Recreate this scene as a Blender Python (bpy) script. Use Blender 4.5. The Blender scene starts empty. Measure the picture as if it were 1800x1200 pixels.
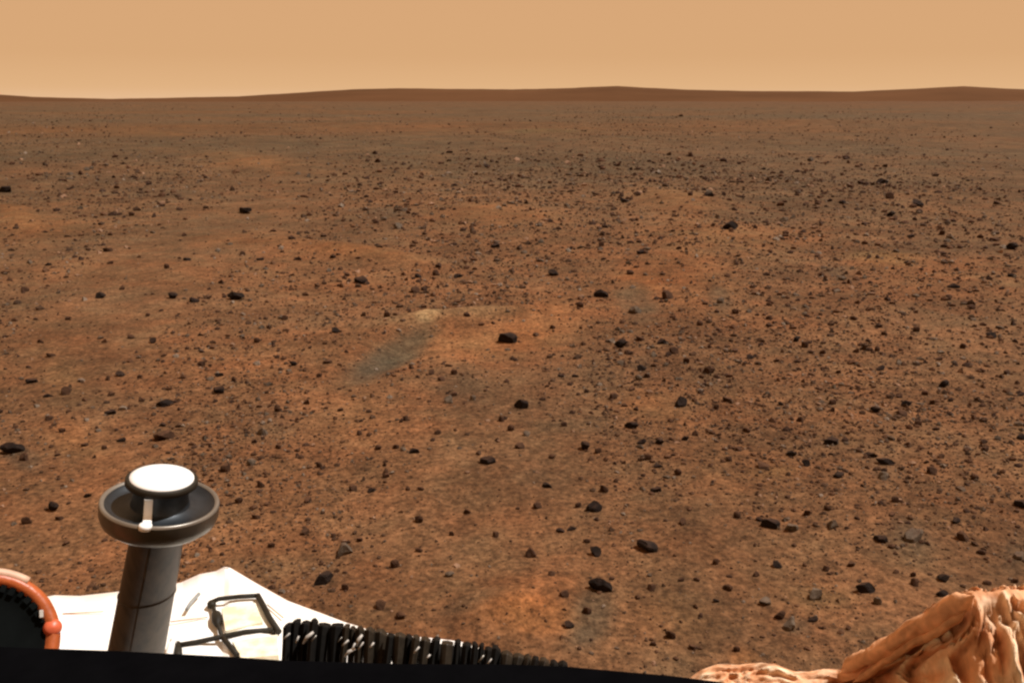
import bpy, math, random
import numpy as np
from mathutils import Vector

# ------------------------------------------------------------------ camera, sky, sun
S = bpy.context.scene
COL = S.collection
FOC = 1559.0                      # focal length in photo pixels (photo 1800 x 1200)
PITCH = math.atan(424.0 / FOC)    # looking a little down: horizon in the upper part
CAM = np.array([0.0, 0.0, 1.5])
FWD = np.array([0.0, math.cos(PITCH), -math.sin(PITCH)])
RGT = np.array([1.0, 0.0, 0.0])
UPV = np.array([0.0, math.sin(PITCH), math.cos(PITCH)])

cd = bpy.data.cameras.new('camera')
cam = bpy.data.objects.new('camera', cd)
COL.objects.link(cam)
cam.location = CAM
cam.rotation_euler = (math.pi / 2 - PITCH, 0, 0)
cd.sensor_width = 36.0
cd.lens = FOC / 1800.0 * 36.0
cd.clip_start = 0.05
cd.clip_end = 12000
S.camera = cam

SUN_EL = math.radians(60)
SUN_AZ = math.radians(82)         # from straight ahead (+Y) towards the right (+X)

W = bpy.data.worlds.new('World')
S.world = W
W.use_nodes = True
nt = W.node_tree
nt.nodes.clear()
n_out = nt.nodes.new('ShaderNodeOutputWorld')
n_bg = nt.nodes.new('ShaderNodeBackground')
n_tc = nt.nodes.new('ShaderNodeTexCoord')
n_sep = nt.nodes.new('ShaderNodeSeparateXYZ')
n_rmp = nt.nodes.new('ShaderNodeValToRGB')
nt.links.new(n_tc.outputs['Generated'], n_sep.inputs[0])
nt.links.new(n_sep.outputs['Z'], n_rmp.inputs[0])
nt.links.new(n_rmp.outputs[0], n_bg.inputs['Color'])
nt.links.new(n_bg.outputs[0], n_out.inputs[0])
cr = n_rmp.color_ramp
cr.elements[0].position = 0.0
cr.elements[0].color = (0.80, 0.50, 0.285, 1)
cr.elements[1].position = 0.013
cr.elements[1].color = (0.745, 0.445, 0.225, 1)
e = cr.elements.new(0.045); e.color = (0.69, 0.395, 0.192, 1)
e = cr.elements.new(0.2); e.color = (0.675, 0.375, 0.187, 1)
e = cr.elements.new(1.0); e.color = (0.50, 0.285, 0.155, 1)
n_bg.inputs['Strength'].default_value = 1.0

sl = bpy.data.lights.new('sun', 'SUN')
sun = bpy.data.objects.new('sun', sl)
COL.objects.link(sun)
sl.energy = 5.0
sl.angle = math.radians(0.5)
sl.color = (1.0, 0.98, 0.95)
sdir = Vector((math.sin(SUN_AZ) * math.cos(SUN_EL), math.cos(SUN_AZ) * math.cos(SUN_EL), math.sin(SUN_EL)))
sun.rotation_euler = sdir.to_track_quat('Z', 'Y').to_euler()

S.view_settings.view_transform = 'Standard'
S.view_settings.look = 'None'
S.view_settings.exposure = 0.0
S.view_settings.gamma = 1.0
S.view_settings.use_curve_mapping = False
S.render.engine = 'CYCLES'
S.cycles.pixel_filter_type = 'BLACKMAN_HARRIS'
S.cycles.filter_width = 2.4
S.cycles.max_bounces = 5

rng = np.random.default_rng(7)
random.seed(7)

# ------------------------------------------------------------------ helpers
def P(px, py, d):
    """point seen at photo pixel px, py at depth d metres along the optical axis"""
    v = CAM + d * (FWD + (px - 900.0) / FOC * RGT + (600.0 - py) / FOC * UPV)
    return Vector(v)

def PZ(px, py, z):
    """point on the horizontal plane at height z along the ray of px, py"""
    r = FWD + (px - 900.0) / FOC * RGT + (600.0 - py) / FOC * UPV
    t = (z - CAM[2]) / r[2]
    return Vector(CAM + t * r)

def tag(o, label=None, cat=None, group=None, kind=None):
    if label: o['label'] = label
    if cat: o['category'] = cat
    if group: o['group'] = group
    if kind: o['kind'] = kind
    return o

def empty(name, loc):
    o = bpy.data.objects.new(name, None)
    o.location = loc
    o.empty_display_size = 0.05
    COL.objects.link(o)
    return o

def mesh_np(name, V, F, mat=None, smooth=False, attr=None):
    """mesh from numpy verts and tris/quads"""
    V = np.asarray(V, dtype=np.float32); F = np.asarray(F, dtype=np.int32)
    me = bpy.data.meshes.new(name)
    me.vertices.add(len(V)); me.vertices.foreach_set('co', V.ravel())
    k = F.shape[1]
    me.loops.add(F.size); me.loops.foreach_set('vertex_index', F.ravel())
    me.polygons.add(len(F))
    me.polygons.foreach_set('loop_start', np.arange(0, F.size, k, dtype=np.int32))
    try: me.polygons.foreach_set('loop_total', np.full(len(F), k, dtype=np.int32))
    except Exception: pass
    me.polygons.foreach_set('use_smooth', np.full(len(F), smooth, dtype=bool))
    me.update(calc_edges=True); me.validate()
    if attr:
        for an, C in attr.items():
            a = me.color_attributes.new(an, 'FLOAT_COLOR', 'POINT')
            C4 = np.ones((len(V), 4), dtype=np.float32); C4[:, :3] = C
            a.data.foreach_set('color', C4.ravel())
    if mat: me.materials.append(mat)
    return me

def link(name, me, parent=None, loc=None):
    o = bpy.data.objects.new(name, me)
    COL.objects.link(o)
    if loc is not None: o.location = loc
    if parent is not None: o.parent = parent
    return o

class MB:
    """collects simple shapes in world coordinates, builds them relative to a parent's place"""
    def __init__(s): s.v = []; s.f = []
    def add(s, vs, fs):
        b = len(s.v); s.v += [Vector(v) for v in vs]; s.f += [[b + i for i in f] for f in fs]
    def box(s, c, ax, ay, az):
        """box from a centre and three half-axis vectors"""
        c = Vector(c); vs = []
        for k in (-1, 1):
            for j in (-1, 1):
                for i in (-1, 1): vs.append(c + ax * i + ay * j + az * k)
        s.add(vs, [(0, 2, 3, 1), (4, 5, 7, 6), (0, 1, 5, 4), (2, 6, 7, 3), (0, 4, 6, 2), (1, 3, 7, 5)])
    def tube(s, pts, rad, n=10):
        pts = [Vector(p) for p in pts]
        if not hasattr(rad, '__len__'): rad = [rad] * len(pts)
        vs = []; fs = []
        for i, p in enumerate(pts):
            d = (pts[min(i + 1, len(pts) - 1)] - pts[max(i - 1, 0)]).normalized()
            a = d.orthogonal().normalized() if i == 0 else (a - d * a.dot(d)).normalized()
            b = d.cross(a)
            for k in range(n):
                t = 2 * math.pi * k / n
                vs.append(p + (a * math.cos(t) + b * math.sin(t)) * rad[i])
        for i in range(len(pts) - 1):
            for k in range(n):
                k2 = (k + 1) % n
                fs.append((i * n + k, i * n + k2, (i + 1) * n + k2, (i + 1) * n + k))
        fs.append(tuple(range(n))[::-1]); fs.append(tuple((len(pts) - 1) * n + k for k in range(n)))
        s.add(vs, fs)
    def lathe(s, c, prof, n=48, axis=None, capped=True, shift=None):
        """prof = list of (radius, height); circles about centre c with the given axis"""
        c = Vector(c); axis = Vector(axis or (0, 0, 1)).normalized()
        a = axis.orthogonal().normalized(); b = axis.cross(a)
        vs = []; fs = []
        for i, (r, h) in enumerate(prof):
            off = Vector(shift[i]) if shift else Vector((0, 0, 0))
            for k in range(n):
                t = 2 * math.pi * k / n
                vs.append(c + off + axis * h + (a * math.cos(t) + b * math.sin(t)) * r)
        m = len(prof)
        for i in range(m - 1):
            for k in range(n):
                k2 = (k + 1) % n
                fs.append((i * n + k, i * n + k2, (i + 1) * n + k2, (i + 1) * n + k))
        if capped:
            fs.append(tuple(range(n))[::-1]); fs.append(tuple((m - 1) * n + k for k in range(n)))
        s.add(vs, fs)
    def build(s, name, mat, parent=None, smooth=False, bevel=0):
        o0 = Vector(parent.location) if parent is not None else Vector((0, 0, 0))
        if parent is not None and parent.parent is not None: o0 = o0 + Vector(parent.parent.location)
        me = bpy.data.meshes.new(name)
        me.from_pydata([tuple(v - o0) for v in s.v], [], s.f)
        me.update()
        if smooth:
            for p in me.polygons: p.use_smooth = len(p.vertices) == 4
        me.materials.append(mat)
        o = link(name, me, parent)
        if bevel:
            m = o.modifiers.new('bevel', 'BEVEL'); m.width = bevel; m.segments = 2; m.limit_method = 'ANGLE'
        return o

# value noise -------------------------------------------------------
def _h(ix, iy, s):
    n = (ix.astype(np.int64) * 374761393 + iy.astype(np.int64) * 668265263 + s * 974634777) & 0xffffffff
    n = ((n ^ (n >> 13)) * 1274126177) & 0xffffffff
    n = ((n ^ (n >> 15)) * 2246822519) & 0xffffffff
    return ((n ^ (n >> 16)) & 0xffffff) / float(0xffffff)
def vnoise(x, y, s=0):
    ix = np.floor(x); iy = np.floor(y); fx = x - ix; fy = y - iy
    u = fx * fx * (3 - 2 * fx); v = fy * fy * (3 - 2 * fy)
    a = _h(ix, iy, s); b = _h(ix + 1, iy, s); c = _h(ix, iy + 1, s); d = _h(ix + 1, iy + 1, s)
    return (a * (1 - u) + b * u) * (1 - v) + (c * (1 - u) + d * u) * v * 1.0
def fbm(x, y, s=0, o=4, g=0.5):
    r = np.zeros_like(x, dtype=np.float64); a = 1.0; t = 0
    for i in range(o):
        ca, sa = math.cos(0.6 * i + .3), math.sin(0.6 * i + .3)
        r += a * (vnoise((x * ca - y * sa) * 2 ** i + 17.3 * i, (x * sa + y * ca) * 2 ** i + 9.1 * i, s + i) - .5); t += a; a *= g
    return r / t * 2

def flat_hit(px, py, z=0.0):
    p = PZ(px, py, z); return np.array([p.x, p.y])

# soil patches: centre, end of long axis, end of short axis (looked up on the level plain)
#   kind: o = orange dust drift, g = grey sand, p = pale crust, t = tan, d = dark soil
PATCH_SRC = [
 (840, 590, 960, 585, 850, 622, 'o', .9, -.07), (965, 560, 1030, 545, 975, 600, 'o', .6, .0),
 (790, 556, 900, 545, 792, 563, 'p', .7, .05), (752, 561, 772, 559, 753, 567, 'p', 1.6, .02),
 (688, 616, 752, 578, 704, 634, 'g', 1.6, -.05), (650, 640, 690, 620, 665, 660, 'g', .6, 0),
 (1190, 362, 1285, 375, 1190, 385, 'o', .9, .12), (860, 382, 970, 388, 860, 408, 'o', .8, .06),
 (640, 452, 770, 468, 640, 466, 'o', .98, .09), (430, 425, 540, 430, 430, 440, 'o', .5, .03),
 (420, 283, 510, 290, 420, 297, 'o', .7, .1), (280, 238, 340, 240, 280, 243, 'o', .8, .05),
 (960, 234, 1040, 234, 960, 238, 't', .9, .05), (1210, 480, 1290, 490, 1210, 520, 'o', .6, .05),
 (1150, 720, 1220, 730, 1150, 755, 'o', .7, 0), (1120, 500, 1160, 510, 1120, 520, 'o', .7, 0),
 (1300, 830, 1420, 850, 1300, 880, 'o', .3, 0), (1265, 530, 1278, 548, 1248, 536, 'g', 1.1, 0),
 (1118, 532, 1150, 560, 1092, 548, 'g', 1.2, 0), (690, 388, 740, 395, 690, 408, 'g', .9, .05),
 (640, 375, 700, 380, 640, 385, 'g', .5, 0), (810, 672, 860, 690, 805, 715, 'g', .7, 0),
 (905, 1055, 1010, 1030, 920, 1085, 'o', .6, .03), (940, 1090, 1020, 1095, 935, 1120, 'o', 1.2, 0),
 (825, 1068, 890, 1040, 835, 1082, 'g', .9, 0), (1040, 1085, 1062, 1040, 1075, 1100, 'g', 1.1, 0),
 (1020, 1120, 1040, 1090, 1045, 1130, 'g', .5, 0), (1180, 1080, 1260, 1090, 1180, 1120, 'o', .5, 0),
 (1470, 485, 1500, 500, 1455, 500, 'g', .8, 0), (1555, 460, 1620, 465, 1555, 475, 't', 1.0, .04),
 (1775, 505, 1800, 505, 1775, 515, 'p', .6, .0), (1600, 945, 1640, 965, 1595, 975, 'g', .9, 0),
 (1785, 975, 1810, 985, 1775, 1010, 'g', .9, 0), (1400, 1095, 1430, 1100, 1395, 1110, 'g', 1.0, 0),
 (1440, 1050, 1500, 1055, 1440, 1070, 't', .6, 0), (40, 800, 75, 815, 35, 820, 'g', 1.0, 0),
 (130, 770, 190, 790, 125, 800, 'o', .6, 0), (70, 400, 150, 405, 70, 430, 'o', .6, 0),
 (110, 660, 150, 690, 90, 690, 't', .4, 0), (20, 380, 60, 385, 20, 400, 'o', .9, .05),
 (1130, 640, 1150, 650, 1120, 665, 'g', .7, 0), (940, 840, 1000, 860, 930, 870, 'g', .4, 0),
 (1360, 830, 1400, 830, 1350, 840, 't', .7, 0), (1555, 825, 1590, 830, 1550, 850, 'g', .5, 0),
 (300, 970, 360, 985, 300, 1000, 'o', .3, 0), (640, 740, 700, 760, 630, 790, 'o', .3, 0),
 (1290, 290, 1620, 300, 1290, 335, 'g', .4, 0), (900, 320, 1010, 325, 900, 340, 'g', .5, 0),
 (230, 330, 380, 335, 230, 350, 'g', .35, 0), (140, 430, 200, 440, 140, 450, 'g', .4, 0),
 (1270, 430, 1400, 440, 1270, 460, 't', .4, .05), (1310, 1150, 1340, 1155, 1310, 1170, 'o', 1.1, 0),
 (1330, 390, 1440, 400, 1330, 405, 'g', .6, -.05), (480, 740, 520, 770, 460, 780, 'g', .4, 0),
 (1080, 330, 1130, 330, 1080, 340, 'g', .4, 0), (440, 300, 540, 305, 440, 315, 'o', .3, 0),
]
KCOL = {'o': (1.27, 1.15, 1.0), 'g': (.75, .90, 1.04), 'p': (1.45, 1.65, 1.7), 't': (1.15, 1.32, 1.25), 'd': (.7, .7, .7)}
PATCHES = []
for (a, b, c, d, e_, f, k, st, hh) in PATCH_SRC:
    C = flat_hit(a, b); A = flat_hit(c, d) - C; B = flat_hit(e_, f) - C
    M = np.linalg.inv(np.array([[A[0], B[0]], [A[1], B[1]]]))
    PATCHES.append((C, M, k, st, hh))

def patch_mask(x, y, C, M):
    dx = x - C[0]; dy = y - C[1]
    u = M[0, 0] * dx + M[0, 1] * dy; v = M[1, 0] * dx + M[1, 1] * dy
    return u, v, u * u + v * v

def height(x, y):
    r = np.hypot(x, y)
    h = .05 * fbm(x / 3.2, y / 3.2, 11, 3) * np.clip(r / 4, .3, 1)
    h += .016 * fbm(x / .55, y / .55, 21, 3)
    h += .09 * fbm(x / 9., y / 7., 36, 3) * np.clip((r - 4) / 6, 0, 1)
    h += .38 * fbm(x / 24., y / 24., 31, 3) * np.clip((r - 7) / 22, 0, 1)
    h += 1.1 * fbm(x / 160., y / 160., 41, 3) * np.clip((r - 60) / 200, 0, 1) ** 1.2
    h -= .55 * np.clip((r - 60) / 300, 0, 1)
    for (C, M, k, st, hh) in PATCHES:
        if hh:
            _, _, q = patch_mask(x, y, C, M); h = h + hh * np.exp(-q * .8)
    return h

def ground_hits(px, py):
    """where rays through the photo pixels meet the terrain: depth along optical axis and point"""
    px = np.asarray(px, float); py = np.asarray(py, float)
    r = FWD[None] + ((px - 900) / FOC)[:, None] * RGT + ((600 - py) / FOC)[:, None] * UPV
    t = np.full(len(px), 1.2); done = np.zeros(len(px), bool); out = t.copy()
    for i in range(1400):
        t2 = t * 1.004
        p = CAM + r * t2[:, None]
        below = (p[:, 2] < height(p[:, 0], p[:, 1])) & ~done
        out[below] = t2[below]; done |= below; t = t2
        if done.all(): break
    p = CAM + r * out[:, None]
    return out, p

# ------------------------------------------------------------------ materials
def nodes(name):
    m = bpy.data.materials.new(name); m.use_nodes = True
    return m, m.node_tree.nodes, m.node_tree.links, m.node_tree.nodes['Principled BSDF']

def mixc(N, L, mode, fac, a, b):
    n = N.new('ShaderNodeMix'); n.data_type = 'RGBA'; n.blend_type = mode
    for key, val in ((0, fac), (6, a), (7, b)):
        if hasattr(val, 'links') or hasattr(val, 'is_output'): L.new(val, n.inputs[key])
        else: n.inputs[key].default_value = val if key == 0 else (*val, 1)
    return n.outputs[2]

def noise(N, L, scale, detail=4, rough=.55, vec=None):
    n = N.new('ShaderNodeTexNoise'); n.inputs['Scale'].default_value = scale
    n.inputs['Detail'].default_value = detail; n.inputs['Roughness'].default_value = rough
    if vec is not None: L.new(vec, n.inputs['Vector'])
    return n.outputs['Fac']

def ramp(N, L, src, stops):
    n = N.new('ShaderNodeValToRGB'); L.new(src, n.inputs[0])
    el = n.color_ramp.elements
    while len(el) < len(stops): el.new(.5)
    for i, (p, c) in enumerate(stops):
        el[i].position = p; el[i].color = (c, c, c, 1) if not hasattr(c, '__len__') else (*c, 1)
    return n.outputs[0]

def soil_material():
    m, N, L, B = nodes('red_soil')
    at = N.new('ShaderNodeAttribute'); at.attribute_name = 'soil'
    geo = N.new('ShaderNodeNewGeometry'); pos = geo.outputs['Position']
    f1 = ramp(N, L, noise(N, L, 42, 5, .7, pos), [(.34, .45), (.5, 1.0), (.66, 1.6)])
    f2 = ramp(N, L, noise(N, L, 10, 5, .68, pos), [(.34, .72), (.66, 1.28)])
    f3 = ramp(N, L, noise(N, L, 1.3, 4, .65, pos), [(.36, .78), (.64, 1.22)])
    f4 = ramp(N, L, noise(N, L, 3.1, 3, .6, pos), [(.33, (.92, 1.02, 1.06)), (.67, (1.07, .98, .94))])
    c = mixc(N, L, 'MULTIPLY', 1.0, at.outputs['Color'], f1)
    c = mixc(N, L, 'MULTIPLY', 1.0, c, f2); c = mixc(N, L, 'MULTIPLY', 1.0, c, f3); c = mixc(N, L, 'MULTIPLY', 1.0, c, f4)
    L.new(c, B.inputs['Base Color'])
    B.inputs['Roughness'].default_value = .97; B.inputs['Specular IOR Level'].default_value = .12
    b1 = N.new('ShaderNodeBump'); b1.inputs['Strength'].default_value = .7; b1.inputs['Distance'].default_value = .02
    L.new(noise(N, L, 30, 6, .7, pos), b1.inputs['Height'])
    b2 = N.new('ShaderNodeBump'); b2.inputs['Strength'].default_value = .6; b2.inputs['Distance'].default_value = .06
    L.new(noise(N, L, 3.5, 6, .65, pos), b2.inputs['Height']); L.new(b1.outputs[0], b2.inputs['Normal'])
    L.new(b2.outputs[0], B.inputs['Normal'])
    return m

def rock_material(name, base, dust=(.15, .068, .034), amt=.35, attr=None):
    m, N, L, B = nodes(name)
    geo = N.new('ShaderNodeNewGeometry'); pos = geo.outputs['Position']
    v = ramp(N, L, noise(N, L, 45, 5, .65, pos), [(.3, .55), (.7, 1.5)])
    if attr:
        at = N.new('ShaderNodeAttribute'); at.attribute_name = attr; src = at.outputs['Color']
    else: src = base
    c = mixc(N, L, 'MULTIPLY', 1.0, src, v)
    sp = N.new('ShaderNodeSeparateXYZ'); L.new(geo.outputs['Normal'], sp.inputs[0])
    up = ramp(N, L, sp.outputs['Z'], [(.55, 0), (.98, amt)])
    dn = ramp(N, L, noise(N, L, 18, 3, .6, pos), [(.38, .1), (.6, 1.0)])
    f = mixc(N, L, 'MULTIPLY', 1.0, up, dn)
    n = N.new('ShaderNodeMix'); n.data_type = 'RGBA'
    L.new(f, n.inputs[0]); L.new(c, n.inputs[6]); n.inputs[7].default_value = (*dust, 1)
    L.new(n.outputs[2], B.inputs['Base Color'])
    B.inputs['Roughness'].default_value = .9; B.inputs['Specular IOR Level'].default_value = .15
    b = N.new('ShaderNodeBump'); b.inputs['Strength'].default_value = .6; b.inputs['Distance'].default_value = .01
    L.new(noise(N, L, 60, 5, .7, pos), b.inputs['Height']); L.new(b.outputs[0], B.inputs['Normal'])
    return m

def plain(name, col, rough=.6, metal=0., spec=.3, var=.15, scale=30, bump=0, col2=None):
    m, N, L, B = nodes(name)
    tc = N.new('ShaderNodeNewGeometry'); pos = tc.outputs['Position']
    if col2:
        fac = ramp(N, L, noise(N, L, scale, 5, .6, pos), [(.42, 0), (.62, 1)])
        n = N.new('ShaderNodeMix'); n.data_type = 'RGBA'; L.new(fac, n.inputs[0])
        n.inputs[6].default_value = (*col, 1); n.inputs[7].default_value = (*col2, 1); c = n.outputs[2]
    else:
        c = mixc(N, L, 'MULTIPLY', 1.0, col, ramp(N, L, noise(N, L, scale, 4, .6, pos), [(.3, 1 - var), (.7, 1 + var)]))
    L.new(c, B.inputs['Base Color'])
    B.inputs['Roughness'].default_value = rough; B.inputs['Metallic'].default_value = metal
    B.inputs['Specular IOR Level'].default_value = spec
    if bump:
        b = N.new('ShaderNodeBump'); b.inputs['Strength'].default_value = .5; b.inputs['Distance'].default_value = bump
        L.new(noise(N, L, scale * 2, 5, .6, pos), b.inputs['Height']); L.new(b.outputs[0], B.inputs['Normal'])
    return m

M_SOIL = soil_material()
M_BLACK = rock_material('black_basalt', (.014, .009, .007), amt=.22)
M_BROWN = rock_material('brown_basalt', (.044, .0215, .0115), amt=.45)
M_GREY = rock_material('grey_basalt', (.095, .072, .052), amt=.35)
M_PEB = rock_material('pebble_stone', None, amt=.35, attr='tint')

# ------------------------------------------------------------------ ground sheet
def build_ground():
    front = np.radians(np.linspace(-52, 52, 620))
    back = np.radians(np.linspace(52, 308, 66))[1:-1]
    ang = np.concatenate([front, back])
    rad = np.concatenate([[.15, .5, .9], np.geomspace(1.25, 40, 560), np.geomspace(40.5, 5000, 170)])
    A, R = np.meshgrid(ang, rad)
    X = R * np.sin(A); Y = R * np.cos(A)
    Z = height(X, Y)
    # soil colour
    base = np.array([.137, .0645, .0285]); far = np.array([.088, .0490, .0235])
    t = np.clip((np.log(R + 1e-6) - math.log(6)) / (math.log(24) - math.log(6)), 0, 1)
    t = np.clip(t + .55 * fbm(X / 7., Y / 7., 61, 3) * (t > 0) * np.clip(R / 8, 0, 1), 0, 1)[..., None]
    C = base * (1 - t) + far * t
    n1 = fbm(X / 2.2, Y / 2.2, 71, 4)[..., None]; n2 = fbm(X / .5, Y / .5, 81, 3)[..., None]
    C = C * (1 + .22 * n1 + .12 * n2)
    hue = fbm(X / 1.1, Y / 1.1, 91, 4)[..., None]
    C = C * (1 + hue * np.array([.09, -.03, -.12]))
    hue = fbm(X / 30, Y / 12, 95, 3)[..., None] * np.clip(R / 30, 0, 1)[..., None]
    C = C * (1 + hue * np.array([.22, .0, -.18]))
    wob = .45 * fbm(X / .6, Y / .6, 101, 3) + .3 * fbm(X / 3., Y / 3., 111, 3) * np.clip(R / 8, 0, 1)
    for (c0, M, k, st, hh) in PATCHES:
        _, _, q = patch_mask(X, Y, c0, M)
        w = (np.exp(-np.clip(q + wob * np.sqrt(q), 0, None) ** (1.3 if st < 1 else 2.2)) * st)[..., None]
        C = C * (1 + np.clip(w, 0, 1.6) * (np.array(KCOL[k]) - 1))
    k = np.clip((R - 150) / 700, 0, 1)[..., None] * (.75 + .5 * fbm(X / 300, Y / 200, 121, 3)[..., None])
    C = C * (1 - k) + np.array([.094, .044, .020]) * k
    C = np.clip(C, .01, .6)
    nr, na = X.shape
    V = np.stack([X, Y, Z], -1).reshape(-1, 3)
    i = np.arange(nr - 1)[:, None]; j = np.arange(na)[None]; j2 = (j + 1) % na
    F = np.stack([i * na + j, i * na + j2, (i + 1) * na + j2, (i + 1) * na + j], -1).reshape(-1, 4)
    F = F[:, ::-1]
    me = mesh_np('ground', V, F, M_SOIL, True, {'soil': C.reshape(-1, 3)})
    tag(link('ground', me), kind='structure')
build_ground()

# low hills on the horizon ------------------------------------------
def build_hills():
    prof_x = np.array([-900, -400, 0, 60, 200, 420, 620, 700, 900, 1000, 1085, 1200, 1320, 1500, 1600, 1690, 1760, 1850, 2300, 2800])
    prof_y = np.array([164, 166, 167.5, 171, 174, 170, 159, 157, 159, 157, 153.5, 159, 161.5, 162, 158, 153.5, 157, 160, 158, 164])
    D = 1700.0
    u = np.linspace(-900, 2800, 900); top = np.interp(u, prof_x, prof_y)
    top = top + .5 * fbm(u / 90, u * 0, 5, 3) + .25 * fbm(u / 18, u * 0, 6, 2)
    hgt = CAM[2] + (176 - top) / FOC * D / math.cos(PITCH)
    s = np.linspace(-1, 1, 60)
    U, T = np.meshgrid(u, s)
    X = (U - 900) / FOC * D * (1 + T * .16); Y = D * (1 + T * .16) / math.cos(PITCH) * np.ones_like(U)
    H = np.interp(U, u, hgt)
    rough = fbm(X / 120, Y / 90, 9, 4)
    Z = (H + 9) * np.clip(1 - T * T, 0, 1) ** .8 * (1 + .16 * rough * np.abs(T)) - 9
    C = np.array([.092, .043, .019]) * (1 + .22 * fbm(X / 160, Y / 60, 15, 4)[..., None])
    n, m = X.shape
    V = np.stack([X, Y, Z], -1).reshape(-1, 3)
    i = np.arange(n - 1)[:, None]; j = np.arange(m - 1)[None]
    F = np.stack([i * m + j, i * m + j + 1, (i + 1) * m + j + 1, (i + 1) * m + j], -1).reshape(-1, 4)
    mt, N, L, B = nodes('hill_soil')
    at = N.new('ShaderNodeAttribute'); at.attribute_name = 'soil'; L.new(at.outputs['Color'], B.inputs['Base Color'])
    B.inputs['Roughness'].default_value = 1; B.inputs['Specular IOR Level'].default_value = .05
    tag(link('hills', mesh_np('hills', V, F, mt, True, {'soil': C.reshape(-1, 3)})), kind='structure')
build_hills()

# ------------------------------------------------------------------ rocks
def ico(sub):
    import bmesh
    bm = bmesh.new(); bmesh.ops.create_icosphere(bm, subdivisions=sub, radius=1)
    bm.verts.ensure_lookup_table()
    V = np.array([v.co[:] for v in bm.verts]); F = np.array([[v.index for v in f.verts] for f in bm.faces])
    bm.free(); return V, F

def rock_verts(V, seed, cuts=9):
    r = np.random.default_rng(seed)
    Q = V.copy()
    for _ in range(cuts):                       # planar facets
        n = r.normal(size=3); n /= np.linalg.norm(n); d = r.uniform(.34, .80)
        k = Q @ n; over = np.clip(k - d, 0, None); Q = Q - over[:, None] * n
    sc = np.array([r.uniform(.9, 1.2), r.uniform(.7, 1.0), r.uniform(.7, 1.05)])
    Q = Q * sc
    f = sum(np.sin(Q @ (r.normal(size=3) * w) + r.uniform(0, 6)) * a for w, a in ((2.5, .08), (5, .05), (9, .025)))
    Q = Q * (1 + f[:, None])
    ext = np.abs(Q[:, 0]).max()
    return Q / ext
I1, F1 = ico(1); I2, F2 = ico(2); I3, F3 = ico(3)

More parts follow.
